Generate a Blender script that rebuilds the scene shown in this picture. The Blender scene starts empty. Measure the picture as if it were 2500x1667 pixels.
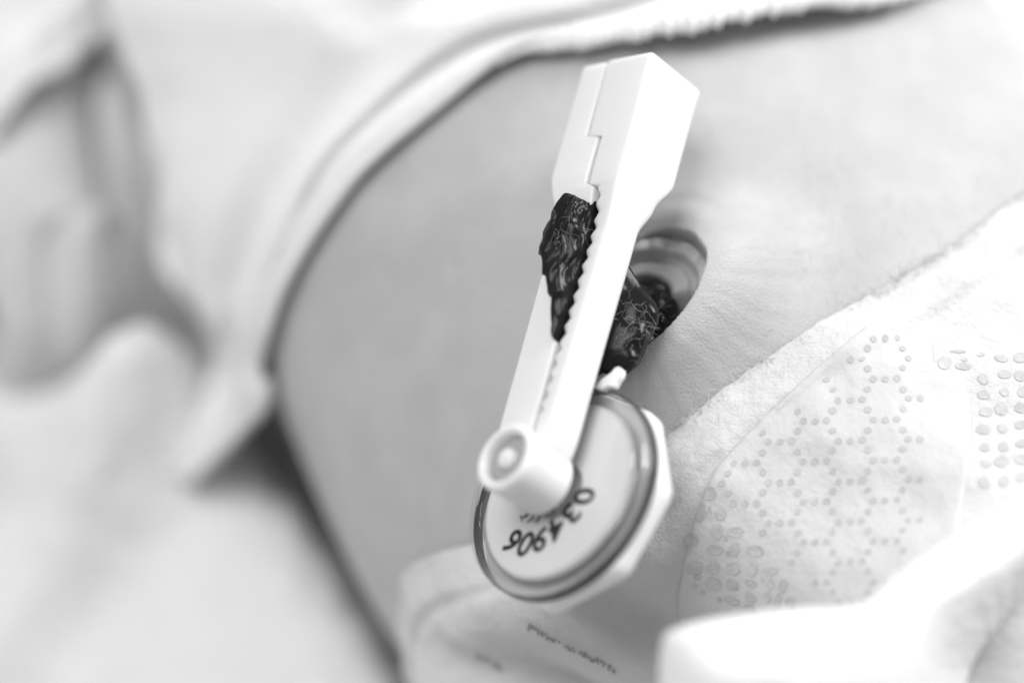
import bpy, bmesh, math, random
from mathutils import Vector, Matrix, noise
from mathutils.bvhtree import BVHTree

random.seed(7)
scene = bpy.context.scene
col = scene.collection
V = Vector
sin, cos, pi, rad = math.sin, math.cos, math.pi, math.radians

# ------------------------------------------------------------------ camera
# Working frame in millimetres: x right, y up, z towards the viewer, origin at the
# focus point.  to_world() turns it into metres on a bed that lies at z = 0.
D, FRAME = 290.0, 105.0
BED = 86.0
CP, SP = cos(rad(30)), sin(rad(30))

def to_world(v):
    return V((v.x, CP * v.y - SP * v.z, SP * v.y + CP * v.z + BED)) * 0.001

def px(x, y, z=0.0):
    k = (D - z) / D * FRAME / 2500.0
    return V(((x - 1250.0) * k, (833.5 - y) * k, z))

EYE = V((0, 0, D))
cam_data = bpy.data.cameras.new('camera')
cam = bpy.data.objects.new('camera', cam_data)
col.objects.link(cam)
scene.camera = cam
cam.location = to_world(EYE)
cam.rotation_euler = (rad(30), 0, 0)
cam_data.sensor_width = 36.0
cam_data.lens = 36.0 * D / FRAME
cam_data.clip_start = 0.01
cam_data.clip_end = 20.0
cam_data.dof.use_dof = True
cam_data.dof.focus_distance = (D - 1.0) * 0.001
cam_data.dof.aperture_fstop = cam_data.lens / 18.0

# ------------------------------------------------------------------ light
world = bpy.data.worlds.new('World')
scene.world = world
world.use_nodes = True
bg = world.node_tree.nodes['Background']
bg.inputs['Color'].default_value = (1, 1, 1, 1)
bg.inputs['Strength'].default_value = 0.36

def area(name, pos, target, size, power):
    ld = bpy.data.lights.new(name, 'AREA')
    ld.shape = 'RECTANGLE'; ld.size = size[0]; ld.size_y = size[1]; ld.energy = power
    o = bpy.data.objects.new(name, ld); col.objects.link(o)
    o.location = to_world(pos)
    d = to_world(target) - o.location
    o.rotation_euler = d.to_track_quat('-Z', 'Y').to_euler()
    return o
area('window_light', V((560, 520, 190)), V((0, 0, -20)), (0.36, 0.36), 7.6)
area('ceiling_light', V((-300, 480, 600)), V((-20, 0, -40)), (0.5, 0.5), 5.4)

scene.view_settings.view_transform = 'Standard'
scene.view_settings.look = 'None'
scene.view_settings.gamma = 1.0
scene.view_settings.exposure = 0.0
scene.cycles.use_denoising = True
scene.cycles.max_bounces = 10
scene.cycles.transmission_bounces = 8
scene.cycles.transparent_max_bounces = 16

# ------------------------------------------------------------------ materials
def new_mat(name):
    m = bpy.data.materials.new(name); m.use_nodes = True
    nt = m.node_tree
    return m, nt, nt.nodes['Principled BSDF']

def grey(v): return (v, v, v, 1)

def ramp_noise(nt, scale, lo, hi, detail=4, coord='Object', stretch=None, rough=0.55):
    tc = nt.nodes.new('ShaderNodeTexCoord')
    src = tc.outputs[coord]
    if stretch:
        mp = nt.nodes.new('ShaderNodeMapping'); mp.inputs['Scale'].default_value = stretch
        nt.links.new(src, mp.inputs['Vector']); src = mp.outputs['Vector']
    n = nt.nodes.new('ShaderNodeTexNoise')
    n.inputs['Scale'].default_value = scale; n.inputs['Detail'].default_value = detail
    n.inputs['Roughness'].default_value = rough
    nt.links.new(src, n.inputs['Vector'])
    r = nt.nodes.new('ShaderNodeMapRange')
    r.inputs['From Min'].default_value = 0.3; r.inputs['From Max'].default_value = 0.7
    r.inputs['To Min'].default_value = lo; r.inputs['To Max'].default_value = hi
    nt.links.new(n.outputs['Fac'], r.inputs['Value'])
    return n, r

def add_bump(nt, p, fac_sockets, dist):
    """fac_sockets: [(socket, weight)]"""
    prev = None
    for s, w in fac_sockets:
        b = nt.nodes.new('ShaderNodeBump')
        b.inputs['Distance'].default_value = dist * w
        b.inputs['Strength'].default_value = 1.0
        nt.links.new(s, b.inputs['Height'])
        if prev: nt.links.new(prev.outputs['Normal'], b.inputs['Normal'])
        prev = b
    nt.links.new(prev.outputs['Normal'], p.inputs['Normal'])

def soft_mat(name, v, rough=0.7, sss=0.0, radius=2.0, bumps=(), tone=0.06, tone_scale=120, spec=0.3):
    m, nt, p = new_mat(name)
    n, r = ramp_noise(nt, tone_scale, v * (1 - tone), v * (1 + tone))
    nt.links.new(r.outputs['Result'], p.inputs['Base Color'])
    p.inputs['Roughness'].default_value = rough
    p.inputs['Specular IOR Level'].default_value = spec
    if sss:
        p.inputs['Subsurface Weight'].default_value = sss
        p.inputs['Subsurface Radius'].default_value = (radius * .001,) * 3
        p.inputs['Subsurface Scale'].default_value = 1.0
    socks = []
    for sc, w, st in bumps:
        nn, rr = ramp_noise(nt, sc, 0, 1, stretch=st)
        socks.append((rr.outputs['Result'], w))
    if socks: add_bump(nt, p, socks, 0.001)
    return m

M = {}
M['skin'] = soft_mat('newborn_skin', 0.475, 0.46, 0.5, 1.3,
                     bumps=((900, .018, (1, 1.5, 1)), (2600, .045, (1, 1.9, 1)), (5200, .035, None)), tone=.07, tone_scale=130, spec=.5)
M['hand_lit'] = soft_mat('lit_hand_skin', 0.66, 0.55, 0.5, 1.6, bumps=((900, .035, None),), tone=.05, tone_scale=160, spec=.4)  # lighter copy of the skin, stands in for the light falling on the hand
M['down'] = soft_mat('pale_down', 0.55, 0.4, tone=.1)
M['plastic'] = soft_mat('white_moulded_plastic', 0.76, 0.32, 0.6, 1.2, bumps=((300, .006, None),), tone=.008, tone_scale=90, spec=.4)
M['pin'] = soft_mat('grey_white_plastic', 0.38, 0.4, 0.3, 0.8, tone=.03)
M['label'] = soft_mat('paper_label', 0.72, 0.6, tone=.02, bumps=((2500, .01, None),))
M['ink'] = soft_mat('black_ink', 0.012, 0.5, tone=.2)
M['ink_soft'] = soft_mat('grey_print', 0.30, 0.7, tone=.2, tone_scale=900)
M['cord'] = soft_mat('dried_cord', 0.009, 0.26, bumps=((200, .06, (1, 2.2, 1)),), tone=.4, tone_scale=90, spec=.22)
M['fibre'] = soft_mat('white_lint', 0.72, 0.7, tone=.1)
M['cotton'] = soft_mat('white_cotton_jersey', 0.83, 0.85, 0.0, bumps=((420, .07, (1, 1, 3)), (2400, .05, None)), tone=.03, tone_scale=80, spec=.15)
M['nonwoven'] = soft_mat('white_nonwoven', 0.60, 0.75, 0.25, 1.5, bumps=((240, .16, (1, 1.6, 1)), (1300, .07, None), (4200, .03, None)), tone=.035, tone_scale=200, spec=.2)
M['film'] = soft_mat('smooth_diaper_film', 0.57, 0.6, 0.2, 1.0, bumps=((160, .25, None), (3000, .01, None)), tone=.02, tone_scale=150, spec=.25)
M['emboss'] = soft_mat('embossed_grey', 0.45, 0.6, tone=.06, tone_scale=700)
M['cell'] = soft_mat('pressed_cell', 0.47, 0.5, tone=.12, tone_scale=900, bumps=((1800, .05, None),))
M['sheet'] = soft_mat('bed_sheet_cotton', 0.80, 0.9, bumps=((130, .7, None), (1800, .05, None)), tone=.03, tone_scale=30, spec=.1)
M['blanket'] = soft_mat('white_blanket', 0.80, 0.9, bumps=((700, .2, None),), tone=.03, tone_scale=60, spec=.1)

M['rim_shade'] = soft_mat('dark_rim_shade', 0.06, 0.18, tone=.3, tone_scale=200, spec=.5, bumps=((150, .1, None),))  # dark colour standing in for shade and refraction in the clear rim

def clear_thin(name, tone, rough, ior):
    m, nt, p = new_mat(name)
    out = nt.nodes['Material Output']
    tr = nt.nodes.new('ShaderNodeBsdfTransparent'); tr.inputs['Color'].default_value = grey(tone)
    gl = nt.nodes.new('ShaderNodeBsdfGlossy'); gl.inputs['Roughness'].default_value = rough
    lw = nt.nodes.new('ShaderNodeLayerWeight'); lw.inputs['Blend'].default_value = .5
    pw = nt.nodes.new('ShaderNodeMath'); pw.operation = 'POWER'; pw.inputs[1].default_value = 4.0
    nt.links.new(lw.outputs['Facing'], pw.inputs[0])
    fr = nt.nodes.new('ShaderNodeMath'); fr.operation = 'MULTIPLY_ADD'
    f0 = ((ior - 1) / (ior + 1)) ** 2
    fr.inputs[1].default_value = .8 - f0; fr.inputs[2].default_value = f0
    nt.links.new(pw.outputs[0], fr.inputs[0])
    mx = nt.nodes.new('ShaderNodeMixShader')
    nt.links.new(fr.outputs[0], mx.inputs['Fac'])
    nt.links.new(tr.outputs['BSDF'], mx.inputs[1]); nt.links.new(gl.outputs['BSDF'], mx.inputs[2])
    nt.links.new(mx.outputs['Shader'], out.inputs['Surface'])
    return m
M['lid'] = clear_thin('clear_plastic_lid', .94, .08, 1.45)
M['clear'] = clear_thin('clear_plastic_rim', .95, .03, 1.6)

# ------------------------------------------------------------------ mesh helpers
def make(name, verts, faces, mat, parent=None, smooth=True, label=None, cat=None, group=None, kind=None, fix=True):
    me = bpy.data.meshes.new(name)
    me.from_pydata([to_world(v) for v in verts], [], faces)
    me.validate()
    if fix:
        bm = bmesh.new(); bm.from_mesh(me)
        bmesh.ops.remove_doubles(bm, verts=bm.verts, dist=1e-7)
        bmesh.ops.recalc_face_normals(bm, faces=bm.faces)
        bm.to_mesh(me); bm.free()
    if smooth:
        me.polygons.foreach_set('use_smooth', [True] * len(me.polygons))
    me.materials.append(M[mat] if isinstance(mat, str) else mat)
    o = bpy.data.objects.new(name, me); col.objects.link(o)
    if parent is not None:
        o.parent = parent
        o.matrix_parent_inverse = Matrix.Translation(-parent.location) if parent.type == 'EMPTY' else Matrix()
    if label: o['label'] = label
    if cat: o['category'] = cat
    if group: o['group'] = group
    if kind: o['kind'] = kind
    return o

def empty(name, p, label, cat):
    o = bpy.data.objects.new(name, None); col.objects.link(o)
    o.location = to_world(p); o.empty_display_size = .01
    o['label'] = label; o['category'] = cat
    return o

def autosmooth(o, deg=35):
    me = o.data
    bm = bmesh.new(); bm.from_mesh(me)
    for e in bm.edges:
        if len(e.link_faces) == 2 and e.calc_face_angle(0) > rad(deg): e.smooth = False
    bm.to_mesh(me); bm.free()

def grid_faces(nu, nv, close_v=False, base=0):
    f = []
    for i in range(nu - 1):
        for j in range(nv if close_v else nv - 1):
            k = (j + 1) % nv
            f.append((base + i * nv + j, base + i * nv + k, base + (i + 1) * nv + k, base + (i + 1) * nv + j))
    return f

def lerp(a, b, t): return a + (b - a) * t
def sstep(a, b, x):
    t = max(0.0, min(1.0, (x - a) / (b - a))); return t * t * (3 - 2 * t)

def interp(table, x):
    """smooth table lookup, table sorted by x: (x, v...)"""
    if x <= table[0][0]: return table[0][1:]
    for a, b in zip(table, table[1:]):
        if x <= b[0]:
            t = sstep(a[0], b[0], x)
            return tuple(lerp(p, q, t) for p, q in zip(a[1:], b[1:]))
    return table[-1][1:]

def catmull(pts, n):
    """n samples on a Catmull-Rom through pts (Vectors or tuples)"""
    P = [V(p) for p in pts]
    P = [P[0] * 2 - P[1]] + P + [P[-1] * 2 - P[-2]]
    out = []
    segs = len(P) - 3
    for k in range(n):
        t = k / (n - 1) * segs
        i = min(int(t), segs - 1); t -= i
        a, b, c, d = P[i:i + 4]
        out.append(.5 * (2 * b + (c - a) * t + (2 * a - 5 * b + 4 * c - d) * t * t + (3 * b - 3 * c + d - a) * t ** 3))
    return out

def tube(paths_radii, seg=5):
    """list of (points, radius) -> verts, faces (thin tapering strands)"""
    vs, fs = [], []
    for pts, r in paths_radii:
        base = len(vs); n = len(pts)
        for i, p in enumerate(pts):
            t = (pts[min(i + 1, n - 1)] - pts[max(i - 1, 0)])
            if t.length < 1e-9: t = V((0, 0, 1))
            t.normalize()
            a = t.orthogonal().normalized(); b = t.cross(a)
            rr = r * (1 - .75 * (i / max(1, n - 1)) ** 3)
            for k in range(seg):
                w = 2 * pi * k / seg
                vs.append(p + a * (cos(w) * rr) + b * (sin(w) * rr))
        fs += grid_faces(n, seg, True, base)
    return vs, fs

# ------------------------------------------------------------------ body frame
N_UP = V((0, .5, .8660254))                    # straight up from the bed
T_AX = V((.475, -.762, .44)).normalized()      # towards the feet
T_AX = (T_AX - N_UP * T_AX.dot(N_UP)).normalized()
S_AX = T_AX.cross(N_UP).normalized()           # towards the flank on the left of the picture
if S_AX.x > 0: S_AX = -S_AX
NAVEL = px(1600, 705, -8.0)
PHI0 = rad(20)
WID, DEP = 52.0, 42.0
C0 = NAVEL - S_AX * (WID * sin(PHI0)) - N_UP * (DEP * cos(PHI0))

def body_dims(u):
    k = interp([(-150, .74), (-110, .90), (-60, .985), (-5, 1.0), (45, .95), (80, .90), (118, .76)], u)[0]
    return WID * (k * .6 + .4 * min(1, k + .04)) + 2.6 * math.exp(-((u + 2) / 24) ** 2) - 1.2, DEP * k

def body_frame(u, phi):
    a, b = body_dims(u)
    p = C0 + T_AX * u + S_AX * (a * sin(phi)) + N_UP * (b * cos(phi))
    n = (S_AX * (sin(phi) / a) + N_UP * (cos(phi) / b)).normalized()
    groin = 22.0 * sstep(15, 48, u) * math.exp(-((phi - rad(60)) / rad(25)) ** 2)   # hollow above the thigh
    return p - n * groin, n

NP, NN = body_frame(0, PHI0)
NX = (V((1, 0, 0)) - NN * NN.x).normalized()
NY = NN.cross(NX).normalized()
ANG = rad(46)                                   # long axis of the navel opening
EX = NX * cos(ANG) + NY * sin(ANG)
EY = NN.cross(EX)
RA, RB = 10.6, 6.2

def navel_disp(p):
    d = p - NP
    x, y = d.dot(EX) + 2.4, d.dot(EY) + .3
    rho = math.hypot(x / RA, y / RB)
    if rho > 4.2: return V((0, 0, 0))
    th = math.atan2(y / RB, x / RA)
    wob = .06 * sin(2 * th + .6) + .04 * sin(3 * th + 2) + .03 * noise.noise(V((cos(th) * 2, sin(th) * 2, 3)))
    rho *= 1 + wob
    up = .5 + .5 * cos(th - rad(35))             # upper right side carries the folds
    low = .5 + .5 * cos(th + rad(75))            # lower right lip stands proud
    rgt = .5 + .5 * cos(th + rad(46))
    h = 0.0
    # collar
    if rho >= 1.0:
        hh = 1.6 * low + 3.4 * rgt * rgt
        e = math.exp(-((rho - 1.06) / (.40 + .22 * rgt)) ** 2)
        h = hh * e + .9 * math.exp(-((rho - 1) / 1.5) ** 2) - 1.1 * rgt * math.exp(-((rho - 2.15) / .55) ** 2)
        upm = sstep(.45, .8, .5 + .5 * cos(th - rad(62)))
        h += .5 * upm * (.40 * math.exp(-((rho - 1.16) / .10) ** 2) - .32 * math.exp(-((rho - 1.34 - .04 * sin(th * 3)) / .09) ** 2) + .15 * math.exp(-((rho - 1.55) / .16) ** 2))
        wr = sin(th * 34 + 4 * noise.noise(V((x * .12, y * .12, 0)))) + .7 * sin(th * 61 + 5 * noise.noise(V((x * .15, y * .15, 4))))
        h += .022 * wr * sstep(1.02, 1.3, rho) * (1 - sstep(1.7, 3.0, rho)) * low * low
    else:
        hh = 1.6 * low + 3.4 * rgt * rgt + .85
        # profile of the inside: crease, fold, crease, mound, deep
        r0 = rho
        rho = min(1.0, rho + (.05 * sin(th * 1.3 + 1.0) + .05 * noise.noise(V((x * .28, y * .28, 2)))) * sstep(.2, .5, rho) * (1 - sstep(.85, .95, rho)))
        prof = interp([(0.0, -1.5), (.3, 0), (.46, 1.5), (.60, 1.35), (.655, .7), (.69, .85), (.78, 2.05), (.90, 1.95), (.955, 1.0), (.985, 1.7), (1.0, 2.6)], rho)[0]
        deep = interp([(0.0, -5.0), (.5, -4.6), (.85, -3.4), (.965, -1.0), (1.0, 2.6)], rho)[0]
        rho = r0
        h = lerp(deep, prof, sstep(.25, .58, up)) + (hh - 2.6) * sstep(.96, 1.0, rho)
        h += .12 * sin(th * 15 + 3 * noise.noise(V((x * .4, y * .4, 9)))) * sstep(.5, .8, rho) * (1 - sstep(.88, .96, rho))
    lat = (EX * (x / RA) + EY * (y / RB))
    if lat.length > 1e-6: lat.normalize()
    lip = -.7 * math.exp(-((rho - 1.02) / .14) ** 2)   # the lip leans in over the opening
    return NN * h + lat * lip

def dense(lo, hi, c, half, fine, coarse):
    out, x = [], lo
    while x < hi:
        out.append(x)
        d = abs(x - c) - half
        x += fine if d <= 0 else min(coarse, fine + d * .12)
    out.append(hi)
    return out

us = dense(-150, 118, 0, 15, .17, 3.0)
phs = dense(PHI0 - pi, PHI0 + pi, PHI0, 15 / 46, .17 / 46, rad(3.5))[:-1]

# undisplaced body for ray casting
def body_grid(us_, phs_, off=0.0):
    vs = []
    for u in us_:
        for ph in phs_:
            p, n = body_frame(u, ph); vs.append(p + n * off)
    return vs
cu = [-150 + 3 * i for i in range(90)]
cph = [2 * pi * i / 120 for i in range(120)]
bvs = body_grid(cu, cph)
BODY = BVHTree.FromPolygons(bvs, grid_faces(len(cu), len(cph), True))

def cast(tree, x, y):
    d = (px(x, y, 0) - EYE).normalized()
    h = tree.ray_cast(EYE, d)
    return h[0], h[1]

def body_uv(p):
    d = p - C0
    u = d.dot(T_AX); a, b = body_dims(u)
    return u, math.atan2(d.dot(S_AX) / a, d.dot(N_UP) / b)

def bed_point(x, y, h=0.0):
    d = (px(x, y, 0) - EYE)
    # N_UP . p = -BED + h
    t = (-BED + h - N_UP.dot(EYE)) / N_UP.dot(d)
    return EYE + d * t

# ------------------------------------------------------------------ bed sheet
def ground(x, y, h): return bed_point(x, y, h) - N_UP * h
ridge = [(ground(395, 990, 16), ground(10, 1530, 14), 15.0, 7.5), (ground(-300, 1080, 16), ground(300, 965, 16), 16.0, 7.5),
         (bed_point(60, 1050), bed_point(-260, 1500), 6, 9)]
def seg_dist(p, a, b):
    ab = b - a; t = max(-.1, min(1.1, (p - a).dot(ab) / ab.length_squared))
    return (p - a - ab * t).length, t
FW = V((0, CP, -SP))
def sheet_h(x, yw):
    p = V((x, 0, 0)) + FW * yw - N_UP * BED
    h = .9 * noise.noise(V((x * .018, yw * .018, 1.7))) + .35 * noise.noise(V((x * .05, yw * .05, 4)))
    for a, b, hh, w in ridge:
        d, t = seg_dist(p, a, b)
        h += hh * math.exp(-(d / w) ** 2)
    sd = (p - C0).dot(S_AX)                       # the mattress gives under the body: a berm along the flank
    hole = (p - bed_point(480, 880)).length
    h -= 22 * math.exp(-((p - ground(470, 870, 0)).length / 10) ** 2)
    h += 27 * sstep(-60, -42, (p - C0).dot(T_AX)) * sstep(44, 55, sd) * math.exp(-(max(0, sd - 62) / lerp(17, 40, sstep(-30, -5, (p - C0).dot(T_AX)))) ** 2) * (1 - math.exp(-(hole / 15) ** 2)) if sd > 40 else 0
    return h
vs = []
n = 150
for i in range(n):
    for j in range(n):
        x = lerp(-320, 320, i / (n - 1)); yw = lerp(-200, 330, j / (n - 1))
        vs.append(V((x, 0, 0)) + FW * yw + N_UP * (-BED + sheet_h(x, yw) - 2.5))
sheet = make('bed_sheet', vs, grid_faces(n, n), 'sheet', kind='structure')

# ------------------------------------------------------------------ the newborn's body
verts = []
for u in us:
    for ph in phs:
        p, nrm = body_frame(u, ph)
        q = p - NP
        if q.length < 40: p = p + navel_disp(p)
        p = p + nrm * (.25 * noise.noise(p * .06))
        verts.append(p)
faces = grid_faces(len(us), len(phs), True)
nv = len(phs)
for end, row in ((0, 0), (1, len(us) - 1)):
    c = len(verts)
    cc = sum((verts[row * nv + j] for j in range(nv)), V((0, 0, 0))) / nv
    verts.append(cc + T_AX * (10 if end else -12))
    for j in range(nv): faces.append((row * nv + j, row * nv + (j + 1) % nv, c))

# arm and loosely closed hand (left edge of the picture): skinned skeleton
HZ = -74.0
def hp(x, y, dz=0): return px(x - 45, y, HZ + dz)
sk_v, sk_e, sk_r = [], [], []
def joint(p, r, prev=None):
    sk_v.append(p); sk_r.append(r)
    if prev is not None: sk_e.append((prev, len(sk_v) - 1))
    return len(sk_v) - 1
el = joint(hp(240, -520, -4), 11.5)
fa = joint(hp(180, -130, -3), 9.5, el)
wr = joint(hp(140, 170, -3), 7.0, fa)
pm = joint(hp(165, 370, -1), 11.5, wr)
fingers = [  # metacarpal head, knuckle bend, mid, tip
    [(240, 540, 1, 6.4), (315, 690, 0, 5.4), (280, 800, -4, 4.6), (190, 790, -6, 3.8)],
    [(160, 570, 4, 6.4), (235, 745, 4, 5.5), (205, 855, -1, 4.6), (110, 830, -5, 3.8)],
    [(75, 590, 4, 6.2), (135, 780, 4, 5.4), (95, 890, -1, 4.4), (20, 850, -5, 3.6)],
    [(-5, 590, 2, 5.8), (35, 770, 2, 5.0), (0, 870, -2, 4.0), (-70, 820, -6, 3.4)],
]
for f in fingers:
    k = pm
    for x, y, dz, r in f: k = joint(hp(x, y, dz), r, k)
k = pm
for x, y, dz, r in [(-20, 480, 4, 5.6), (-75, 620, 5, 4.6), (-60, 740, 3, 3.8)]: k = joint(hp(x, y, dz), r, k)
tm = bpy.data.meshes.new('tmp'); tm.from_pydata([v for v in sk_v], sk_e, [])
to = bpy.data.objects.new('tmp', tm); col.objects.link(to)
md = to.modifiers.new('skin', 'SKIN')
sd = to.modifiers.new('sub', 'SUBSURF'); sd.levels = 2; sd.render_levels = 2
if not tm.skin_vertices: tm.attributes
bpy.context.view_layer.objects.active = to
for i, sv in enumerate(tm.skin_vertices[0].data):
    sv.radius = (sk_r[i], sk_r[i]); sv.use_root = (i == 3)
bpy.context.view_layer.update()
ev = to.evaluated_get(bpy.context.evaluated_depsgraph_get())
em = ev.to_mesh()
base = len(verts); n_hand = len(em.polygons)
verts += [v.co.copy() for v in em.vertices]
faces += [tuple(base + i for i in p.vertices) for p in em.polygons]
ev.to_mesh_clear()
bpy.data.objects.remove(to); bpy.data.meshes.remove(tm)

HAND_FROM = len(faces) - n_hand
person = make('person', verts, faces, 'skin',
              label='newborn lying on its back, bare belly with navel showing, loosely closed hand beside it', cat='newborn')

person.data.materials.append(M['hand_lit'])  # arm and hand take the skin with the light put into its colour
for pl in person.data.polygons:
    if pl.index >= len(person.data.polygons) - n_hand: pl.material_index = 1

# fine down on the belly
rh = random.Random(12)
PT = None
hairs = []
for k in range(5200):
    ph = rh.uniform(rad(-62), rad(40)); u = rh.uniform(-45, 26)
    p, nn = body_frame(u, ph)
    if (p - NP).length < 13: continue
    d = (T_AX * 1.0 + S_AX * (.5 + .5 * noise.noise(p * .05)) + nn * rh.uniform(.12, .5) + V((rh.uniform(-.3, .3), rh.uniform(-.3, .3), 0))).normalized()
    L = rh.uniform(.35, .95)
    p = p + nn * (.25 * noise.noise(p * .06)) + navel_disp(p)
    hairs.append(([p - nn * .05, p + d * L * .5, p + d * L - nn * .06], rh.uniform(.012, .024)))
v_, f_ = tube(hairs, 3)
make('downy_hair', v_, f_, 'down', person, kind='stuff', fix=False)

# ------------------------------------------------------------------ clamp frame
PN = V((-.64, .445, .62)).normalized()           # hinge axis
PL = V((.28, .96, -.40)); PL = (PL - PN * PL.dot(PN)).normalized()   # hinge -> latch
PB = PL.cross(PN).normalized()
PO = px(1345, 1185, 9.0)
def cl(l, b, n): return PO + PL * l + PB * b + PN * n

clamp = empty('cord_clamp', cl(0, 0, -5), 'white plastic umbilical cord clamp with clear numbered disc, gripping the dark cord stump', 'clamp')

def rrect(b0, b1, n0, n1, r, k=4):
    r = min(r, (b1 - b0) * .49, (n1 - n0) * .49)
    out = []
    for cx, cy, a0 in ((b1 - r, n1 - r, 0), (b0 + r, n1 - r, pi / 2), (b0 + r, n0 + r, pi), (b1 - r, n0 + r, 1.5 * pi)):
        for i in range(k + 1):
            a = a0 + pi / 2 * i / k
            out.append((cx + r * cos(a), cy + r * sin(a)))
    return out

def loft(name, stations, fn, parent, mat='plastic', deg=40):
    vs, fs = [], []
    m = None
    e = .35
    l0, l1 = stations[0], stations[-1]
    rows = [(l0, e), (l0 + .1, e * .3)] + [(l, 0) for l in stations if l0 + .3 < l < l1 - .3] + [(l1 - .1, e * .3), (l1, e)]
    for l, ins in rows:
        b0, b1, n0, n1, r = fn(l)
        ring = rrect(b0 + ins, b1 - ins, n0 + ins, n1 - ins, r)
        m = len(ring)
        vs += [cl(l, b, n) for b, n in ring]
    fs = grid_faces(len(rows), m, True)
    fs.append(tuple(range(m))); fs.append(tuple((len(rows) - 1) * m + j for j in range(m)))
    o = make(name, vs, fs, mat, parent)
    autosmooth(o, deg)
    return o

def tri(l, pitch=1.72):
    t = (l / pitch) % 1.0
    return 1 - abs(2 * t - 1)
def stn(a, b, step): return [a + (b - a) * i / int((b - a) / step) for i in range(int((b - a) / step) + 1)]

def arm_far(l):
    b0 = interp([(-1, -2.4), (1.0, -3.7), (5, -4.75), (27.5, -4.9), (33.5, -6.5), (49, -6.45)], l)[0]
    b1 = -.06
    if l > 31.0: b1 = lerp(-.06, -1.22, sstep(31.0, 31.7, l))
    if l > 37.0: b1 = lerp(-1.22, -3.03, sstep(37.0, 37.3, l))
    nf = interp([(0, 4.6), (26, 4.75), (33, 5.75), (49, 5.85)], l)[0]
    nb = interp([(0, .3), (27, .3), (33, -2.2), (49, -2.2)], l)[0]
    return b0, b1, nb, nf, .32
def arm_near(l):
    b1 = interp([(-1, 2.2), (5, 2.9), (27, 3.3), (34, 3.7), (46.5, 3.3)], l)[0]
    b0 = .12
    if 6 < l < 31: b0 = .02 + .55 * tri(l)
    if l >= 31: b0 = lerp(.3, -1.15, sstep(31, 31.5, l))
    if l >= 37.0: b0 = lerp(-1.15, -3.0, sstep(37.0, 37.25, l))
    nf = interp([(0, 4.7), (26, 4.75), (33, 5.75), (49, 5.9)], l)[0]
    nb = interp([(0, .3), (27.5, .3), (31, -.7), (35, -2.3), (49, -2.5)], l)[0]
    return b0, b1, nb, nf, interp([(0, .8), (27, 1.1), (35, .8), (43, .6), (46.5, .4)], l)[0]

st1 = sorted(set([round(x, 3) for x in stn(-1, 46.35, .35) + stn(30.9, 31.8, .1) + stn(36.9, 37.6, .08)]))
st2 = sorted(set([round(x, 3) for x in stn(-1, 46.5, .172) + stn(30.9, 31.6, .08) + stn(36.9, 37.4, .05)]))
loft('rear_arm', st1, arm_far, clamp)
loft('latch_arm', st2, arm_near, clamp, deg=50)

def lathe(name, prof, parent, mat, seg=72, deg=40, l=0, b=0, closed=False, jit=None):
    vs = []
    for r, n in prof:
        for k in range(seg):
            a = 2 * pi * k / seg
            vs.append(cl(l + r * sin(a), b + r * cos(a), n))
    fs = grid_faces(len(prof), seg, True)
    if closed:
        m = len(prof) - 1
        for k in range(seg):
            fs.append((m * seg + k, m * seg + (k + 1) % seg, (k + 1) % seg, k))
    o = make(name, vs, fs, mat, parent)
    autosmooth(o, deg)
    return o

BOFF = -.25
boss = lathe('hinge_boss', [(0.01, .25), (3.15, .25), (3.45, .55), (3.5, 1.2), (3.5, 5.0), (3.6, 6.3), (3.5, 6.85), (3.2, 7.05), (2.8, 7.0), (2.62, 6.75), (2.55, 5.7), (0.01, 5.65)], clamp, 'plastic', b=BOFF)
pin = lathe('hinge_pin', [(0.01, 5.6), (2.45, 5.6), (2.45, 5.9), (2.25, 6.1), (1.4, 6.2), (1.15, 6.05), (.01, 6.0)], clamp, 'pin', b=BOFF)
lathe('pin_dome', [(1.1, 6.0), (1.08, 6.5), (.9, 6.8), (.5, 6.95), (.01, 7.0)], clamp, 'plastic', seg=32, b=BOFF)

# clear disc: rim, lid, paper label, digits, white eight-sided back
rim = lathe('clear_rim', [(9.75, -2.55), (9.75, -.75), (9.9, -.4), (10.2, -.22), (10.7, -.25), (11.05, -.45), (11.27, -.8), (11.33, -1.4), (11.15, -1.42), (11.15, -2.55)], clamp, 'clear', seg=128, closed=True)
lid = lathe('clear_lid', [(3.2, -.02), (8.6, -.10), (9.9, -.20), (10.4, -.18)], clamp, 'lid', seg=96)
lathe('inner_ring', [(9.7, -1.0), (9.55, -.75), (9.35, -.78), (9.3, -1.05)], clamp, 'clear', seg=96, closed=True)
lathe('shade_ring', [(11.22, -2.7), (11.44, -2.7), (11.45, -1.6), (11.38, -1.45), (11.25, -1.5)], clamp, 'rim_shade', seg=128, closed=True)  # added ring, paints the dark shaded band round the foot of the rim
label_o = lathe('paper_label', [(3.0, -1.28), (9.6, -1.28), (9.62, -1.36), (3.0, -1.36)], clamp, 'label', seg=96)

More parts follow.
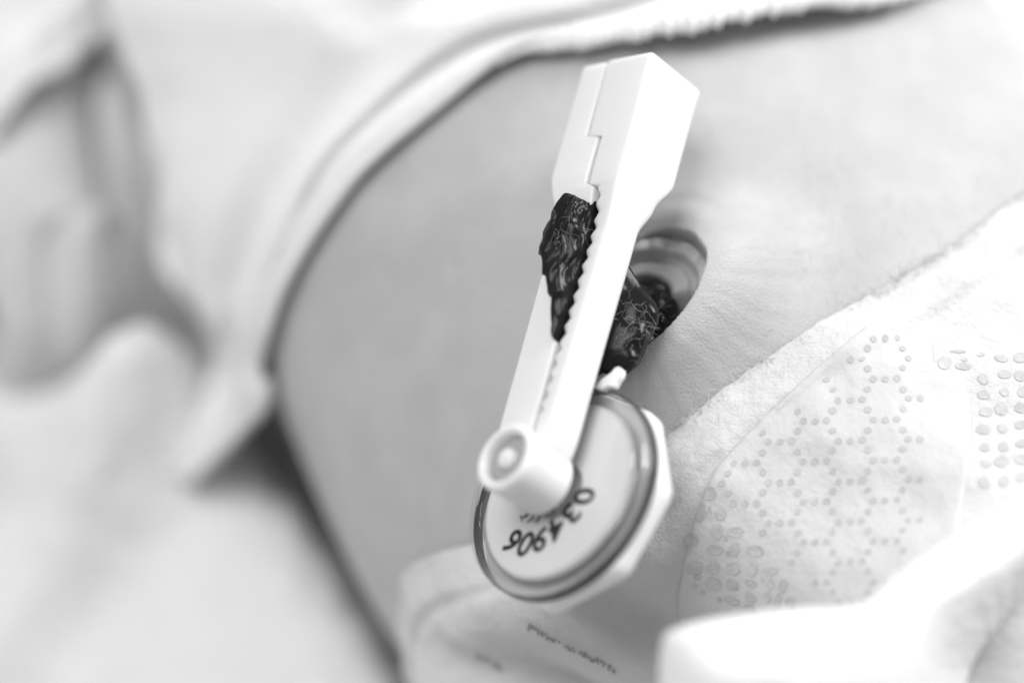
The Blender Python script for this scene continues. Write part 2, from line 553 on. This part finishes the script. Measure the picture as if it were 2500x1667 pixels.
def octagon(R, n, rnd=.10, per=6):
    pts = []
    cor = [(R * cos(rad(-87 + 45 * k)), R * sin(rad(-87 + 45 * k))) for k in range(8)]
    for k in range(8):
        c, a, b = V(cor[k]), V(cor[k - 1]), V(cor[(k + 1) % 8])
        p, q = c.lerp(a, rnd), c.lerp(b, rnd)
        for i in range(per):
            t = i / (per - 1)
            w = p.lerp(c, t).lerp(c.lerp(q, t), t)
            pts.append((w.x, w.y))
    return [cl(y, x, n) for x, y in pts]
prof = [(9.0, -2.72), (11.7, -2.72), (11.85, -2.8), (12.0, -3.05), (12.05, -3.4), (11.95, -4.7), (11.7, -5.05), (11.1, -5.2), (.02, -5.2)]
vs = []
for R, nn in prof: vs += octagon(R, nn)
m = 48
fs = grid_faces(len(prof), m, True); fs.append(tuple(range(m)))
back = make('backing_plate', vs, fs, 'plastic', clamp); autosmooth(back, 50)

def glyph(ch, size, at, up_ang, mat, parent, bold=0.0, name='digit', n=-1.255):
    cu_ = bpy.data.curves.new('t', 'FONT'); cu_.body = ch; cu_.size = size; cu_.align_x = 'CENTER'; cu_.align_y = 'CENTER'
    cu_.offset = bold * 1.0; cu_.resolution_u = 4
    to_ = bpy.data.objects.new('t', cu_); col.objects.link(to_)
    bpy.context.view_layer.update()
    me_ = to_.evaluated_get(bpy.context.evaluated_depsgraph_get()).to_mesh()
    ux, uy = cos(up_ang), sin(up_ang); rx, ry = uy, -ux
    vs_ = [cl(at[1] + v.co.x * ry + v.co.y * uy, at[0] + v.co.x * rx + v.co.y * ux, n) for v in me_.vertices]
    fs_ = [tuple(p.vertices) for p in me_.polygons]
    to_.evaluated_get(bpy.context.evaluated_depsgraph_get()).to_mesh_clear()
    bpy.data.objects.remove(to_); bpy.data.curves.remove(cu_)
    return make(name, vs_, fs_, mat, parent, smooth=False, fix=False)

def on_disc(x, y, n=-1.255):
    d = (px(x, y, 0) - EYE); o = cl(0, 0, n)
    p = EYE + d * ((o - EYE).dot(PN) / d.dot(PN)) - o
    return p.dot(PB), p.dot(PL)
digits = [('6', 1253, 1318), ('0', 1285, 1324), ('9', 1320, 1312), ('4', 1357, 1288), ('3', 1392, 1252), ('0', 1423, 1211)]
for ch, x, y in digits:
    b, l = on_disc(x, y)
    glyph(ch, 3.75, (b, l), math.atan2(l + .6, b + .9), 'ink', clamp, .09)
for ch, x, y in [('T', 1282, 1258), ('U', 1293, 1261), ('I', 1302, 1262), ('K', 1313, 1263), ('e', 1350, 1246), ('x', 1368, 1224), ('n', 1382, 1200)]:
    b, l = on_disc(x, y)
    glyph(ch, 1.5, (b, l), math.atan2(l + .6, b + .9), 'ink', clamp, .01, name='small_letter')

# broken tab on the rim
def slab(pts_bl, n0, n1, name, mat, parent, skew=V((0, 0, 0))):
    k = len(pts_bl)
    vs = [cl(l, b, n0) for b, l in pts_bl] + [cl(l, b, n1) + skew for b, l in pts_bl]
    fs = [tuple(range(k)), tuple(range(k, 2 * k))] + [(i, (i + 1) % k, k + (i + 1) % k, k + i) for i in range(k)]
    return make(name, vs, fs, mat, parent, smooth=False)
tabpx = [(1448, 946), (1466, 925), (1490, 908), (1499, 897), (1508, 893), (1517, 899), (1514, 914), (1503, 930), (1496, 944), (1480, 941), (1466, 950)]
tb = [on_disc(x, y, -.4) for x, y in tabpx]
tab = slab(tb, -1.3, -.4, 'broken_tab', 'plastic', clamp)
bv = tab.modifiers.new('b', 'BEVEL'); bv.width = .00018; bv.segments = 2

# ------------------------------------------------------------------ cord stump
st = [  # centre, half axis A (long), half axis B (thin)
    (px(1565, 760, -16), NX * 5.2, NY * 4.4),
    (px(1560, 765, -11), NX * 5.0, NY * 4.6),
    (px(1530, 795, -7.0), PL * 4.8 + PB * .8, PB * 3.3),
    (cl(18.5, 1.6, -3.6), PL * 5.0, PB * 2.6),
    (cl(19.5, .5, -.9), PL * 6.0, PB * 1.6),
    (cl(20.5, 0, .8), PL * 7.0, PB * .42),
    (cl(21.5, 0, 3.0), PL * 7.6, PB * .36),
    (cl(21.8, -.1, 4.7), PL * 8.0, PB * .40),
    (cl(22.2, -.4, 5.3), PL * 7.6, PB * .55),
    (cl(23.9, -1.0, 6.0), PL * 6.0, PB * .7 + PN * .25),
    (cl(25.0, -1.7, 6.7), PL * 4.9, PB * .8 + PN * .3),
    (cl(25.6, -2.3, 7.2), PL * 3.8, PB * .8),
    (cl(25.8, -2.7, 7.5), PL * 2.2, PB * .4),
]
rows, seg = 120, 96
def spl(idx): return catmull([s[idx] for s in st], rows)
cc, ca, cb = spl(0), spl(1), spl(2)
vs = []
for i in range(rows):
    f = i / (rows - 1)
    for k in range(seg):
        a = 2 * pi * k / seg
        ca_, sa_ = cos(a), sin(a)
        p = cc[i] + ca[i] * ca_ + cb[i] * sa_
        out = (ca[i].normalized() * ca_ * (.4 + .8 * sstep(.6, .7, f)) + cb[i].normalized() * sa_)
        amp = (1 - sstep(.30, .40, f)) + .8 * sstep(.58, .68, f)
        d = noise.noise(p * .33 + V((3, 1, 0))) * .8 + .30 * noise.noise(p * .9)
        if f > .5:   # lengthwise pleats in the flattened flap
            d = .95 * noise.noise(p * .45 + V((3, 1, 0))) + .5 * noise.noise(p * 1.05) + .17 * sin(f * 62 + 7 * noise.noise(p * .4)) * abs(sa_)
        p = p + out * (d * amp)
        vs.append(p)
fs = grid_faces(rows, seg, True)
fs.append(tuple((rows - 1) * seg + k for k in range(seg)))
cord = make('cord_stump', vs, fs, 'cord', person, label='dark dried umbilical cord stump, squeezed flat in the clamp')
# shiny round knob and lumps on the stump beside the navel
def lump(name, c, ra, rb, rc, seed, ax=None):
    bm = bmesh.new(); bmesh.ops.create_icosphere(bm, subdivisions=4, radius=1)
    ax = ax or (NX * .9 + NY * .3).normalized(); ay = NN.cross(ax).normalized()
    vs_ = []
    for v in bm.verts:
        d = v.co
        q = d * (1 + .16 * noise.noise(d * 1.6 + V((seed, 0, 0))) + .05 * noise.noise(d * 5 + V((0, seed, 0))))
        vs_.append(c + ax * (q.x * ra) + ay * (q.y * rb) + NN * (q.z * rc))
    fs_ = [tuple(w.index for w in f.verts) for f in bm.faces]; bm.free()
    return make(name, vs_, fs_, 'cord', cord)
lump('dried_knob', px(1540, 808, -6.6), 6.4, 3.3, 2.6, 17, EX)
lump('dried_knob', px(1585, 728, -6.6), 2.5, 2.1, 1.6, 3)
lump('dried_knob', px(1522, 765, -4.4), 2.6, 2.2, 1.9, 41)
lump('dried_knob', px(1568, 838, -5.2), 2.2, 1.8, 1.8, 47)
lump('dried_knob', px(1545, 815, -4.6), 3.0, 2.3, 2.0, 11)
lump('dried_knob', px(1500, 850, -3.4), 2.6, 2.0, 2.0, 23)
lump('dried_knob', px(1470, 800, -4.0), 2.6, 2.6, 2.0, 31)

deps = bpy.context.evaluated_depsgraph_get()
def tree_of(objs):
    vs_, fs_ = [], []
    for o in objs:
        b_ = len(vs_)
        for v in o.data.vertices:
            w = v.co * 1000 - V((0, 0, BED))
            vs_.append(V((w.x, CP * w.y + SP * w.z, -SP * w.y + CP * w.z)))
        fs_ += [tuple(b_ + i for i in p.vertices) for p in o.data.polygons]
    return BVHTree.FromPolygons(vs_, fs_)
cord_objs = [cord] + [c for c in cord.children]
CT = tree_of(cord_objs)
def lint(n, region, step, lift, rnd):
    out = []
    for _ in range(n):
        x = rnd.uniform(region[0], region[2]); y = rnd.uniform(region[1], region[3])
        a = rnd.uniform(0, 2 * pi); pts = []
        for k in range(rnd.randint(5, 16)):
            h, nn = cast(CT, x, y)
            if h is None: break
            if nn.z < 0: nn = -nn
            pts.append(h + nn * (lift + rnd.uniform(0, .45)))
            a += rnd.uniform(-1.1, 1.1); x += cos(a) * step; y += sin(a) * step
        if len(pts) > 3: out.append((pts, rnd.uniform(.004, .010)))
    return out
rnd = random.Random(4)
st_l = lint(20, (1500, 730, 1660, 790), 6, .06, rnd) + lint(18, (1500, 770, 1640, 850), 6, .06, rnd) + lint(9, (1340, 525, 1440, 575), 6, .08, rnd)
if st_l:
    v_, f_ = tube(st_l, 4); make('lint_fibres', v_, f_, 'fibre', cord, kind='stuff', fix=False)

# ------------------------------------------------------------------ shirt
def lift(x, y, off, fallback):
    h, nn = cast(BODY, x, y)
    if h is None: return px(x, y, fallback)
    return h + nn * off
hem = [(470, 1176), (600, 1045), (645, 965), (668, 885), (688, 800), (730, 695), (800, 570), (905, 430), (1055, 300), (1220, 172), (1320, 128), (1500, 110), (1700, 94), (1950, 52), (2160, 26), (2330, -30)]
out_ = [(425, 1150), (500, 985), (530, 880), (512, 800), (470, 728), (398, 650), (384, 500), (390, 350), (375, 230), (335, 130), (310, -60), (600, -330), (1100, -430), (1500, -430), (2000, -430), (2400, -430)]
zh = [-58, -50, -44, None, None, None, None, None, None, None, None, None, None, None, None, None]
zo = [-63, -64, -64, -64, -64, -66, -64, -64, -64, -66, -68, -72, -70, -60, -60, -60]
ws = [0, .02, .16, .30, .45, .62, .8, .93, 1.0]
rows_pts = []
for w in ws:
    r = []
    for i in range(len(hem)):
        x = lerp(hem[i][0], out_[i][0], w); y = lerp(hem[i][1], out_[i][1], w)
        top = sstep(8, 11, i)
        off = {0: 1.3, .02: 2.4, .16: 3.6, .30: 2.6, .45: 4.6, .62: 4.6, .8: 4.0, .93: 2.5, 1.0: 1.5}[w]
        off *= 1 + .5 * top
        off += 2.2 * math.exp(-((i - 12.6) / 1.3) ** 2) * (1 - w)
        zl = lerp(zh[i] if zh[i] is not None else -46, zo[i], w)
        h, nn = cast(BODY, x, y)
        if h is not None and i > 2:
            q = h + nn * off
            zq = q.z if w < .6 else lerp(q.z, zo[i] if w > .9 else q.z, .25)
            p = V((q.x, q.y, q.z))
        else:
            p = px(x, y, zl)
        r.append(p)
    rows_pts.append(r)
# turn the far edge under
r = []
for i in range(len(hem)):
    p = rows_pts[-1][i]
    r.append(p + V((3.0, -1.0, -14)))
rows_pts.append(r)
r2 = [p + V((9, -2, -12)) for p in r]; rows_pts.append(r2)
# inner edge turned under the hem
first = [p + V((-2.5, 1.5, -1.2)) for p in rows_pts[0]]
rows_pts.insert(0, first)
NVv = 220
rows_s = [catmull(rp, NVv) for rp in rows_pts]
NWw = 110
colsv = [catmull([rows_s[k][j] for k in range(len(rows_s))], NWw) for j in range(NVv)]
vs = []
for j in range(NVv):
    for k in range(NWw):
        p = colsv[j][k]
        f = k / (NWw - 1)
        wv = .95 * noise.noise(V((p.x * .035 + p.y * .05, p.y * .03 - p.x * .02, 1))) + .3 * noise.noise(V((p.x * .12, p.y * .12, 7)))
        crease = -1.6 * math.exp(-((f - .22 - .03 * sin(j * .07)) / .02) ** 2) * sstep(15, 40, j)
        vs.append(p + V((0, 0, wv * 1.6 * sstep(.02, .15, f) + crease)))
shirt = make('baby_shirt', vs, grid_faces(NVv, NWw), 'cotton', label='white cotton baby shirt pushed up off the belly, hem running over the chest', cat='shirt')
so = shirt.modifiers.new('thick', 'SOLIDIFY'); so.thickness = .0008; so.offset = -1

# overlocked seam along the top hem
hem_line = catmull(rows_pts[1], 900)
SEAM0 = 560
lo_i = 0
seam_pts = [p for p in hem_line if p.x > px(1215, 0, p.z).x - 0 and p.y > 0]
vs, fs = [], []
for i, p in enumerate(seam_pts):
    t = (seam_pts[min(i + 1, len(seam_pts) - 1)] - seam_pts[max(i - 1, 0)]).normalized()
    a = V((0, 0, 1)); a = (a - t * a.dot(t)).normalized(); b = t.cross(a)
    s_ = .5 + .5 * sin(i * .85)
    rr = (.95 + .3 * s_ + .5 * noise.noise(p * .6)) * (.25 + .75 * sstep(0, 90, min(i, len(seam_pts) - i)))
    for k in range(10):
        w = 2 * pi * k / 10
        vs.append(p + b * (cos(w) * rr * 1.3) + a * (sin(w) * rr * .75 + .3))
make('overlock_seam', vs, grid_faces(len(seam_pts), 10, True), 'cotton', shirt)

# sleeve with gathered cuff over the wrist
ring_c = [(hp(250, -560, -3), 18), (hp(215, -300, -4), 16.0), (hp(180, -120, -3), 14.5), (hp(165, 40, -2), 13.0), (hp(160, 130, 0), 13.2), (hp(158, 205, 0), 13.4), (hp(158, 250, 0), 14.4), (hp(158, 257, 0), 13.4), (hp(158, 225, 0), 11.5)]
cs = catmull([c for c, r in ring_c], 70); rs = catmull([V((r, 0, 0)) for c, r in ring_c], 70)
vs = []
sg = 96
for i in range(70):
    t = (cs[52] - cs[10]).normalized()
    a = V((1, 0, 0)); a = (a - t * a.x).normalized(); b = t.cross(a)
    for k in range(sg):
        w = 2 * pi * k / sg
        rr = rs[i].x * (1 + .05 * noise.noise(V((cos(w) * 2, sin(w) * 2, i * .06))) + .045 * sin(w * 13) * sstep(30, 50, i) + .03 * sin(w * 5 + i * .12))
        vs.append(cs[i] + a * (cos(w) * rr) + b * (sin(w) * rr) + t * (.9 * sin(w * 6 + 1) * sstep(45, 60, i)))
sleeve = make('sleeve', vs, grid_faces(70, sg, True), 'cotton', shirt, label='white gathered sleeve cuff over the wrist')

# ------------------------------------------------------------------ diaper
edge_px = [(2620, 385), (2500, 478), (2350, 588), (2200, 680), (2050, 772), (1900, 862), (1780, 945), (1700, 1012), (1610, 1086), (1500, 1175), (1350, 1262), (1180, 1322), (1060, 1352), (1000, 1385)]
eu = []
for x, y in edge_px:
    h, nn = cast(BODY, x, y)
    if h is not None:
        u, ph = body_uv(h); eu.append((ph, u))
eu.sort()
lo_ph, hi_ph = eu[0][0], eu[-1][0]
def u_edge(ph):
    if ph < lo_ph: return eu[0][1] + (ph - lo_ph) * 2
    if ph > hi_ph: return eu[-1][1] + min(6, (ph - hi_ph) * 10)
    for (a, ua), (b, ub) in zip(eu, eu[1:]):
        if ph <= b: return lerp(ua, ub, (ph - a) / max(1e-6, b - a))
    return eu[-1][1]
def u_edge_s(ph): return sum(u_edge(ph + d) for d in (-.05, -.025, 0, .025, .05)) / 5

def diaper_off(u, w, ph):
    flank = sstep(rad(30), rad(58), ph) * (1 - sstep(rad(150), rad(175), ph))
    o = 1.0 + 1.4 * sstep(0, 6, w) + 1.8 * sstep(10, 35, w) + 2.0 * flank * sstep(0, 10, w)
    # soft folds running down from the waist on the flank
    o += flank * 2.2 * sin(ph * 19 + w * .12 + 2 * noise.noise(V((w * .06, ph * 2, 1)))) * sstep(2, 16, w) + flank * 5.0 * noise.noise(V((w * .10, ph * 5, 6))) * sstep(2, 14, w)
    # shallow trench along the seam under the edge band
    o -= .7 * math.exp(-((w - 6.2) / .8) ** 2)
    o += 1.0 * noise.noise(V((u * .09 + ph * 2, ph * 5, 2))) + .2 * noise.noise(V((u * .35, ph * 16, 5)))
    # gathers near the far side
    g = sstep(rad(-10), rad(-45), ph) if False else (1 - sstep(rad(-40), rad(-12), ph))
    o += g * 1.4 * sin(w * .75 + ph * 9) * sstep(7, 10, w)
    return o
dph = [rad(-100) + rad(270) * i / 420 for i in range(421)]
wsd = [-2.5, -1.0, 0, .15, .5] + [1 + .55 * i for i in range(60)] + [34 + 2.4 * i for i in range(36)]
vs = []
for w in wsd:
    for ph in dph:
        u = u_edge_s(ph) + max(0, w) + (-.0 if w >= 0 else (-w * 1.2)) + .25 * noise.noise(V((ph * 40, 0, 3))) + .12 * noise.noise(V((ph * 160, 0, 8)))
        u = min(u, 117)
        p, nn = body_frame(u, ph)
        off = diaper_off(u, w, ph) if w >= 0 else .35 + (w + 2.5) * .12
        if w == 0: off -= .35
        vs.append(p + nn * off)
diaper = make('diaper', vs, grid_faces(len(wsd), len(dph)), 'nonwoven',
              label='white disposable diaper round the waist, dotted front panel', cat='diaper', fix=False)
DT = tree_of([diaper])

def inside(poly, x, y):
    c = False
    for (x0, y0), (x1, y1) in zip(poly, poly[1:] + poly[:1]):
        if (y0 > y) != (y1 > y) and x < (x1 - x0) * (y - y0) / (y1 - y0) + x0: c = not c
    return c
def smooth_poly(pts, n=160):
    q = pts + pts[:1]
    c = catmull([V((a, b, 0)) for a, b in q], n)
    return [(p.x, p.y) for p in c[:-1]]

def patch(name, poly, off, mat, parent, thick=.35, inset=14):
    """a layer of material laid on the diaper surface, outline given in picture points"""
    bm = bmesh.new()
    xs = [p[0] for p in poly]; ys = [p[1] for p in poly]
    cx, cy = sum(xs) / len(xs), sum(ys) / len(ys)
    rings = []
    fr = [1.0, .985, .96] + [.92 - .08 * i for i in range(11)] + [.02]
    for k, f in enumerate(fr):
        ring = []
        for x, y in poly:
            X, Y = cx + (x - cx) * f, cy + (y - cy) * f
            h, nn = cast(DT, X, Y)
            if h is None: h, nn = px(X, Y, 0), V((0, 0, 1))
            if nn.z < 0: nn = -nn
            o = {0: .02, 1: off * .85}.get(k, off)
            ring.append(h + nn * o)
        rings.append(ring)
    m_ = len(poly); vs_ = [v for r_ in rings for v in r_]
    fs_ = grid_faces(len(rings), m_, True)
    fs_.append(tuple((len(rings) - 1) * m_ + j for j in range(m_)))
    return make(name, vs_, fs_, mat, parent, fix=False)

panel_poly = smooth_poly([(2125, 788), (2190, 782), (2245, 800), (2274, 845), (2283, 893), (2325, 928), (2362, 958), (2372, 1030), (2368, 1130), (2350, 1240), (2325, 1400), (2200, 1560), (1900, 1640), (1700, 1600), (1655, 1500), (1665, 1400), (1690, 1290), (1735, 1170), (1800, 1085), (1900, 985), (2010, 885)])
panel = patch('front_panel', panel_poly, .45, 'film', diaper)
DT2 = tree_of([diaper, panel])

def disc_pts(x, y, rx, ry, ang, tree, lift_, seg=12, wob=0, seed=0):
    h, nn = cast(tree, x, y)
    if h is None: return None
    if nn.z < 0: nn = -nn
    a = (V((1, 0, 0)) - nn * nn.x).normalized(); b = nn.cross(a)
    k = (D - h.z) / D * FRAME / 2500.0
    out = [h + nn * (lift_ * .6)]
    for i in range(seg):
        w = 2 * pi * i / seg
        r = 1 + wob * noise.noise(V((cos(w) * 1.3 + seed, sin(w) * 1.3, seed * .37)))
        c_, s_ = rx * k * r * cos(w), ry * k * r * sin(w)
        c_, s_ = c_ * cos(ang) - s_ * sin(ang), c_ * sin(ang) + s_ * cos(ang)
        q = h + a * c_ + b * s_
        # keep each point on the surface
        d = (q - EYE).normalized(); hh = tree.ray_cast(EYE, d)
        if hh[0] is not None and (hh[0] - q).length < 1.5: q = hh[0]
        out.append(q + nn * lift_)
    return out
def discs(name, items, tree, mat, parent, lift_=.05, wob=0, seg=12):
    vs_, fs_ = [], []
    for i, (x, y, rx, ry, a) in enumerate(items):
        pts = disc_pts(x, y, rx, ry, a, tree, lift_, seg, wob, i * 1.7)
        if not pts: continue
        b_ = len(vs_); vs_ += pts
        fs_ += [(b_, b_ + 1 + k, b_ + 1 + (k + 1) % seg) for k in range(seg)]
    return make(name, vs_, fs_, mat, parent, kind='stuff', fix=False)

E = 57.0
dots = {}
vis = [(1725, 1200), (1795, 1115), (1925, 1000), (2085, 860), (2150, 800), (2230, 830), (2262, 960), (2275, 1200), (2250, 1330), (2110, 1480), (2000, 1490), (1985, 1420), (1925, 1378), (1875, 1315), (1820, 1262), (1775, 1232), (1752, 1225)]
for i in range(-12, 12):
    for j in range(-14, 14):
        hx = 1905 + i * 1.5 * E
        hy = 1128 + j * math.sqrt(3) * E + (i % 2) * math.sqrt(3) / 2 * E - i * 1.8
        for k in range(6):
            a0, a1 = rad(60 * k), rad(60 * k + 60)
            p0 = (hx + E * cos(a0), hy + E * sin(a0)); p1 = (hx + E * cos(a1), hy + E * sin(a1))
            for q in (p0, ((p0[0] + p1[0]) / 2, (p0[1] + p1[1]) / 2)):
                if inside(vis, *q): dots[(round(q[0] / 9), round(q[1] / 9))] = q
seen = []
for q in dots.values():
    if all((q[0] - s[0]) ** 2 + (q[1] - s[1]) ** 2 > 150 for s in seen): seen.append(q)
r_ = random.Random(2)
discs('embossed_dots', [(x + r_.uniform(-1, 1), y + r_.uniform(-1, 1), 8.3 * r_.uniform(.85, 1.1), 8.3 * r_.uniform(.85, 1.1), 0) for x, y in seen], DT2, 'emboss', diaper, .05)
cells = [(1735, 1205, 15, 15, 0), (1715, 1235, 8, 6, 0), (1710, 1258, 13, 17, -.4), (1760, 1255, 14, 15, .1), (1733, 1250, 4, 16, .1), (1752, 1297, 13, 20, 0), (1797, 1298, 19, 13, 0), (1688, 1318, 20, 17, .4),
         (1747, 1342, 19, 13, 0), (1794, 1342, 14, 18, 0), (1845, 1345, 22, 13, -.1), (1681, 1345, 8, 6, 0), (1695, 1386, 20, 15, 0), (1742, 1384, 16, 17, 0), (1790, 1388, 19, 14, -.4), (1837, 1390, 13, 17, .1),
         (1881, 1394, 20, 10, 0), (1703, 1409, 8, 6, 0), (1741, 1425, 20, 15, 0), (1788, 1428, 16, 15, 0), (1834, 1424, 16, 10, -.2), (1880, 1425, 13, 13, .3), (1912, 1430, 12, 18, -.3), (1787, 1465, 20, 12, 0), (1833, 1458, 15, 13, 0),
         (1873, 1457, 11, 14, -.2), (1898, 1466, 9, 19, -.3), (1930, 1472, 14, 16, .3), (1832, 1484, 20, 9, 0), (1757, 1463, 7, 6, 0), (1697, 1430, 6, 5, 0), (1715, 1446, 7, 5, 0),
         (1858, 1414, 8, 5, 0), (1770, 1314, 7, 6, 0), (1778, 1352, 8, 6, 0)]
discs('pressed_cells', cells, DT2, 'cell', diaper, .06, wob=.22, seg=16)
rc = random.Random(9)
cells2 = []
for i in range(6):
    for j in range(8):
        x = 2405 + i * 44 + rc.uniform(-5, 5); y = 880 + j * 42 + rc.uniform(-5, 5) - i * 4
        if x < 2385 + 0 or y < 885 - (x - 2400) * .25 or y > 1190: continue
        cells2.append((x, y, rc.uniform(12, 18), rc.uniform(12, 18), rc.uniform(-.4, .4)))
cells2 += [(2306, 886, 16, 19, -.3), (2352, 894, 20, 10, 0), (2355, 878, 8, 5, 0), (2340, 858, 20, 4, 0), (2395, 866, 10, 5, .2)]
discs('pressed_cells', cells2, DT2, 'cell', diaper, .06, wob=.22, seg=16)

# blurred line of print on the side of the diaper
pr = []
rp = random.Random(5)
def mark_line(x0, y0, x1, y1, n_, skip):
    for i in range(n_):
        if i in skip: continue
        f = i / (n_ - 1)
        x, y = lerp(x0, x1, f), lerp(y0, y1, f)
        for k in range(2):
            pr.append((x + rp.uniform(-4, 4), y + rp.uniform(-6, 6), rp.uniform(2, 4), rp.uniform(3, 7), rp.uniform(-1, .6)))
mark_line(1290, 1530, 1500, 1632, 30, (11, 12, 16, 17))
mark_line(1165, 1600, 1225, 1630, 8, ())
discs('printed_marks', pr, DT, 'ink_soft', diaper, .12, seg=8)

# loose fibres along the cut edge
fib = []
rf = random.Random(3)
for k in range(900):
    ph = rf.uniform(rad(-75), rad(40))
    p, nn = body_frame(u_edge_s(ph) + rf.uniform(-.1, 1.2), ph)
    p = p + nn * (rf.uniform(.6, 1.2))
    d = (-T_AX * rf.uniform(.2, 1) + S_AX * rf.uniform(-1, 1) + nn * rf.uniform(-.1, .6)).normalized()
    pts = [p]
    L = rf.uniform(.12, .34)
    for i in range(5):
        d = (d + V((rf.uniform(-.6, .6), rf.uniform(-.6, .6), rf.uniform(-.6, .6)))).normalized()
        pts.append(pts[-1] + d * L)
    fib.append((pts, rf.uniform(.02, .04)))
v_, f_ = tube(fib, 3); make('edge_fibres', v_, f_, 'nonwoven', diaper, kind='stuff', fix=False)

# ------------------------------------------------------------------ blanket fold in front
def cloth(name, rows_, nu_, nv_, amp, mat, parent=None, thick=.0012, **kw):
    rs_ = [catmull(r, nu_) for r in rows_]
    vs_ = []
    for j in range(nu_):
        cv = catmull([rs_[k][j] for k in range(len(rs_))], nv_)
        for p in cv: vs_.append(p + V((0, 0, amp * noise.noise(p * .06 + V((8, 3, 0))))))
    o = make(name, vs_, grid_faces(nu_, nv_), mat, parent, **kw)
    s = o.modifiers.new('thick', 'SOLIDIFY'); s.thickness = thick; s.offset = -1
    return o
rows_ = [
    [px(1640, 1760, 14), px(1640, 1600, 16), px(1690, 1548, 17), px(1900, 1515, 17), px(2090, 1500, 16), px(2180, 1440, 12), px(2350, 1330, 9), px(2600, 1180, 5)],
    [px(1610, 1800, 24), px(1612, 1590, 26), px(1660, 1528, 27), px(1900, 1488, 27), px(2090, 1476, 26), px(2170, 1410, 21), px(2340, 1295, 17), px(2600, 1130, 12)],
    [px(1625, 1800, 29), px(1640, 1640, 31), px(1700, 1560, 32), px(1910, 1520, 32), px(2100, 1500, 31), px(2200, 1430, 27), px(2380, 1320, 22), px(2650, 1180, 17)],
    [px(1700, 1850, 34), px(1720, 1720, 36), px(1780, 1650, 37), px(1950, 1610, 37), px(2130, 1580, 35), px(2260, 1500, 29), px(2440, 1400, 23), px(2600, 1330, 16)],
    [px(1800, 1950, 34), px(1830, 1850, 36), px(1880, 1790, 37), px(2030, 1740, 37), px(2200, 1690, 33), px(2340, 1590, 22), px(2480, 1490, 13), px(2600, 1430, 4)],
    [px(1900, 2050, 30), px(1930, 1980, 32), px(1990, 1930, 33), px(2130, 1880, 32), px(2300, 1820, 26), px(2420, 1670, 2), px(2510, 1570, -8), px(2620, 1510, -14)],
]
blanket = cloth('blanket', rows_, 90, 60, 1.2, 'blanket', label='white blanket fold in the blurred foreground, lying over the diaper', cat='blanket')
